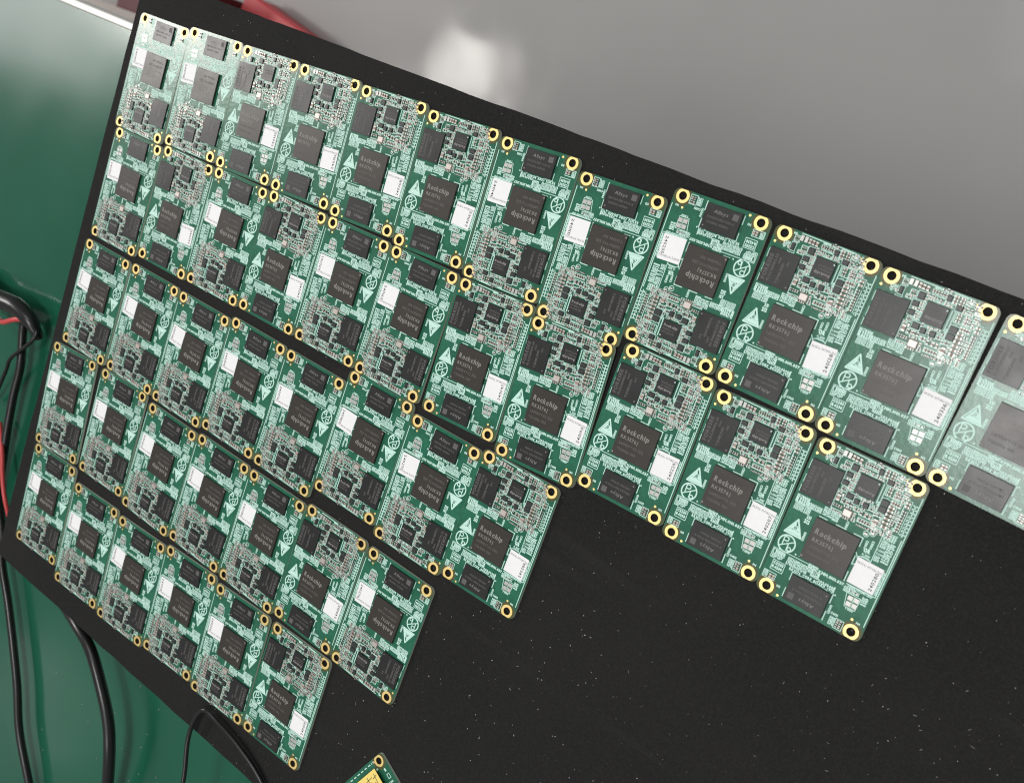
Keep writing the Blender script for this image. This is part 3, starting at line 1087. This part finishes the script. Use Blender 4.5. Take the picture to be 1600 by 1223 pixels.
# ---------------------------------------------------------------- cables
def tube(name, pts, rad, m, parent=None, n=12, sub_=10, radii=None):
    P = [Vector(p) for p in pts]
    out, rr = [], []
    rs = radii or [rad] * len(P)
    for i in range(len(P) - 1):
        p0, p1, p2, p3 = P[max(i - 1, 0)], P[i], P[i + 1], P[min(i + 2, len(P) - 1)]
        for k_ in range(sub_):
            t = k_ / sub_
            out.append(0.5 * ((2 * p1) + (p2 - p0) * t + (2 * p0 - 5 * p1 + 4 * p2 - p3) * t * t + (3 * p1 - p0 - 3 * p2 + p3) * t ** 3))
            rr.append(rs[i] + (rs[i + 1] - rs[i]) * t)
    out.append(P[-1])
    rr.append(rs[-1])
    b_ = MB()
    k2 = b_.slot(m)
    up = Vector((0.13, 0.07, 1)).normalized()
    for i, p in enumerate(out):
        d = (out[min(i + 1, len(out) - 1)] - out[max(i - 1, 0)]).normalized()
        a = d.cross(up).normalized()
        c = a.cross(d).normalized()
        for j in range(n):
            t = 2 * math.pi * j / n
            q_ = p + (a * math.cos(t) + c * math.sin(t)) * rr[i]
            b_.v.append(tuple(q_))
    for i in range(len(out) - 1):
        for j in range(n):
            j2 = (j + 1) % n
            b_.f.append((i * n + j, i * n + j2, (i + 1) * n + j2, (i + 1) * n + j))
            b_.m.append(k2)
    b_.f.append(tuple(range(n - 1, -1, -1)))
    b_.m.append(k2)
    b_.f.append(tuple((len(out) - 1) * n + j for j in range(n)))
    b_.m.append(k2)
    return obj(name, b_.mesh(name, True), parent)


G = 'black cables on the green mat'
tag(tube('power_cable', [(-118, 640, -22), (-128, 618, -16), (-137, 598, -10), (-150, 583, -8), (-171, 574, -8), (-191.5, 569.6, -9), (-210, 570.5, -10), (-235, 579, -14), (-262, 592, -20), (-290, 610, -22.4)], 3.6, 'rubber'),
    'thick black cable curving out from under the foam onto the mat', 'cable', G)
tag(tube('power_cable', [(-60, 700, -23), (-88, 693, -21), (-105, 689.5, -18), (-134.5, 683.3, -18), (-182.3, 677.1, -18), (-215.1, 676, -18), (-249.3, 668.6, -19), (-300, 660, -22.5)], 2.7, 'rubber'),
    'black cable running down the lower left edge of the mat', 'cable', G)
tag(tube('thin_cable', [(-290, 520, -21), (-250, 504, -8), (-222, 492, 2), (-205, 487, 3), (-188, 483.8, 3), (-175, 477, 3.6), (-168.6, 468.6, 3.8), (-174, 459.5, 3), (-185.4, 443.9, 2.5), (-202.3, 428.4, 1.4), (-235, 410, 0.8), (-290, 395, 0.8)], 1.35, 'rubber'),
    'thin black cable looping over the foam edge by the bottom row', 'cable')
lead = tube('wiring_lead', [(92, 705, -20), (80, 694, -15), (73, 676, -12), (66, 655, -12), (57, 643, -13), (50, 639.5, -15), (44, 639.5, -18)], 5, 'rubber',
            radii=[6.5, 6.5, 6.3, 6.0, 5.2, 3.8, 2.6])
tag(lead, 'black sleeved lead with red wires at the left edge of the mat', 'lead')
tube('red_wire', [(66, 692, -20), (57, 672, -12), (57, 656, -9.5), (57, 648, -10), (55, 643, -12)], 1.7, 'redwire', lead)
tube('black_wire', [(56, 645, -15), (53.9, 655, -17), (27.6, 661.4, -18), (7.9, 670.4, -18), (-17.6, 681.2, -19), (-40, 691, -21), (-70, 702, -22)], 2.8, 'rubber', lead)
tube('black_wire', [(51, 641, -14), (47.6, 636.4, -14), (40.9, 643.6, -13), (32.8, 665.3, -14), (24.3, 675.1, -16), (5, 700, -22)], 1.3, 'rubber', lead)
tag(tube('red_wire', [(-10, 690, -20), (-30, 682, -16), (-42.6, 679.3, -14), (-55, 677.6, -13.5), (-66.5, 677.2, -15), (-84, 682, -22)], 1.5, 'redwire'),
    'short red wire beside the black cables at the left edge', 'wire')

# ---------------------------------------------------------------- dust on the foam
d = MB()
rd = random.Random(21)


def sliver(x, y, z, ln, wd, a):
    d.box(x, y, z, ln, wd, wd * 0.6, 'dust', a)


n = 0
while n < 1150:
    x, y = rd.uniform(-260, 40), rd.uniform(30, 480)
    near = 1.0 if (y < 230) else 0.55
    if rd.random() > near:
        continue
    s = rd.choice((0.10, 0.12, 0.14, 0.17, 0.2, 0.26))
    ln = s * rd.choice((1, 1, 1.3, 2.2))
    if rd.random() < 0.03:
        ln = rd.uniform(0.9, 2.4)
        s = 0.09
    sliver(x, y, -1.24, ln, s, rd.uniform(0, 180))
    n += 1
for i in range(60):
    t = rd.uniform(0.02, 1)
    sliver(217 - 192 * t - rd.uniform(2, 20), 449.6 - 395 * t + rd.uniform(0, 6), -1.24, 0.35, 0.22, rd.uniform(0, 180))
for i in range(90):
    sliver(rd.uniform(-205, -95), rd.uniform(225, 385), -1.24, rd.uniform(0.3, 0.75), rd.uniform(0.2, 0.4), rd.uniform(0, 180))
for cx, cy, m_ in ((-165, 120, 36), (-140, 92, 26), (-195, 100, 20), (-128, 262, 12), (-104, 226, 8)):
    for i in range(m_):
        sliver(cx + rd.gauss(0, 16), cy + rd.gauss(0, 13), -1.24, rd.uniform(0.3, 1.3), rd.choice((0.09, 0.12, 0.2)), rd.gauss(105, 25))
tag(obj('dust', d.mesh('dust')), 'pale dust specks and fibres scattered on the black foam', kind='stuff')
d = MB()
for i in range(22):
    sliver(rd.uniform(-240, -150), rd.uniform(520, 680), MATZ + 0.02, 0.6, 0.45, rd.uniform(0, 180))
tag(obj('mat_dust', d.mesh('mat_dust')), 'few pale specks on the green mat', kind='stuff')
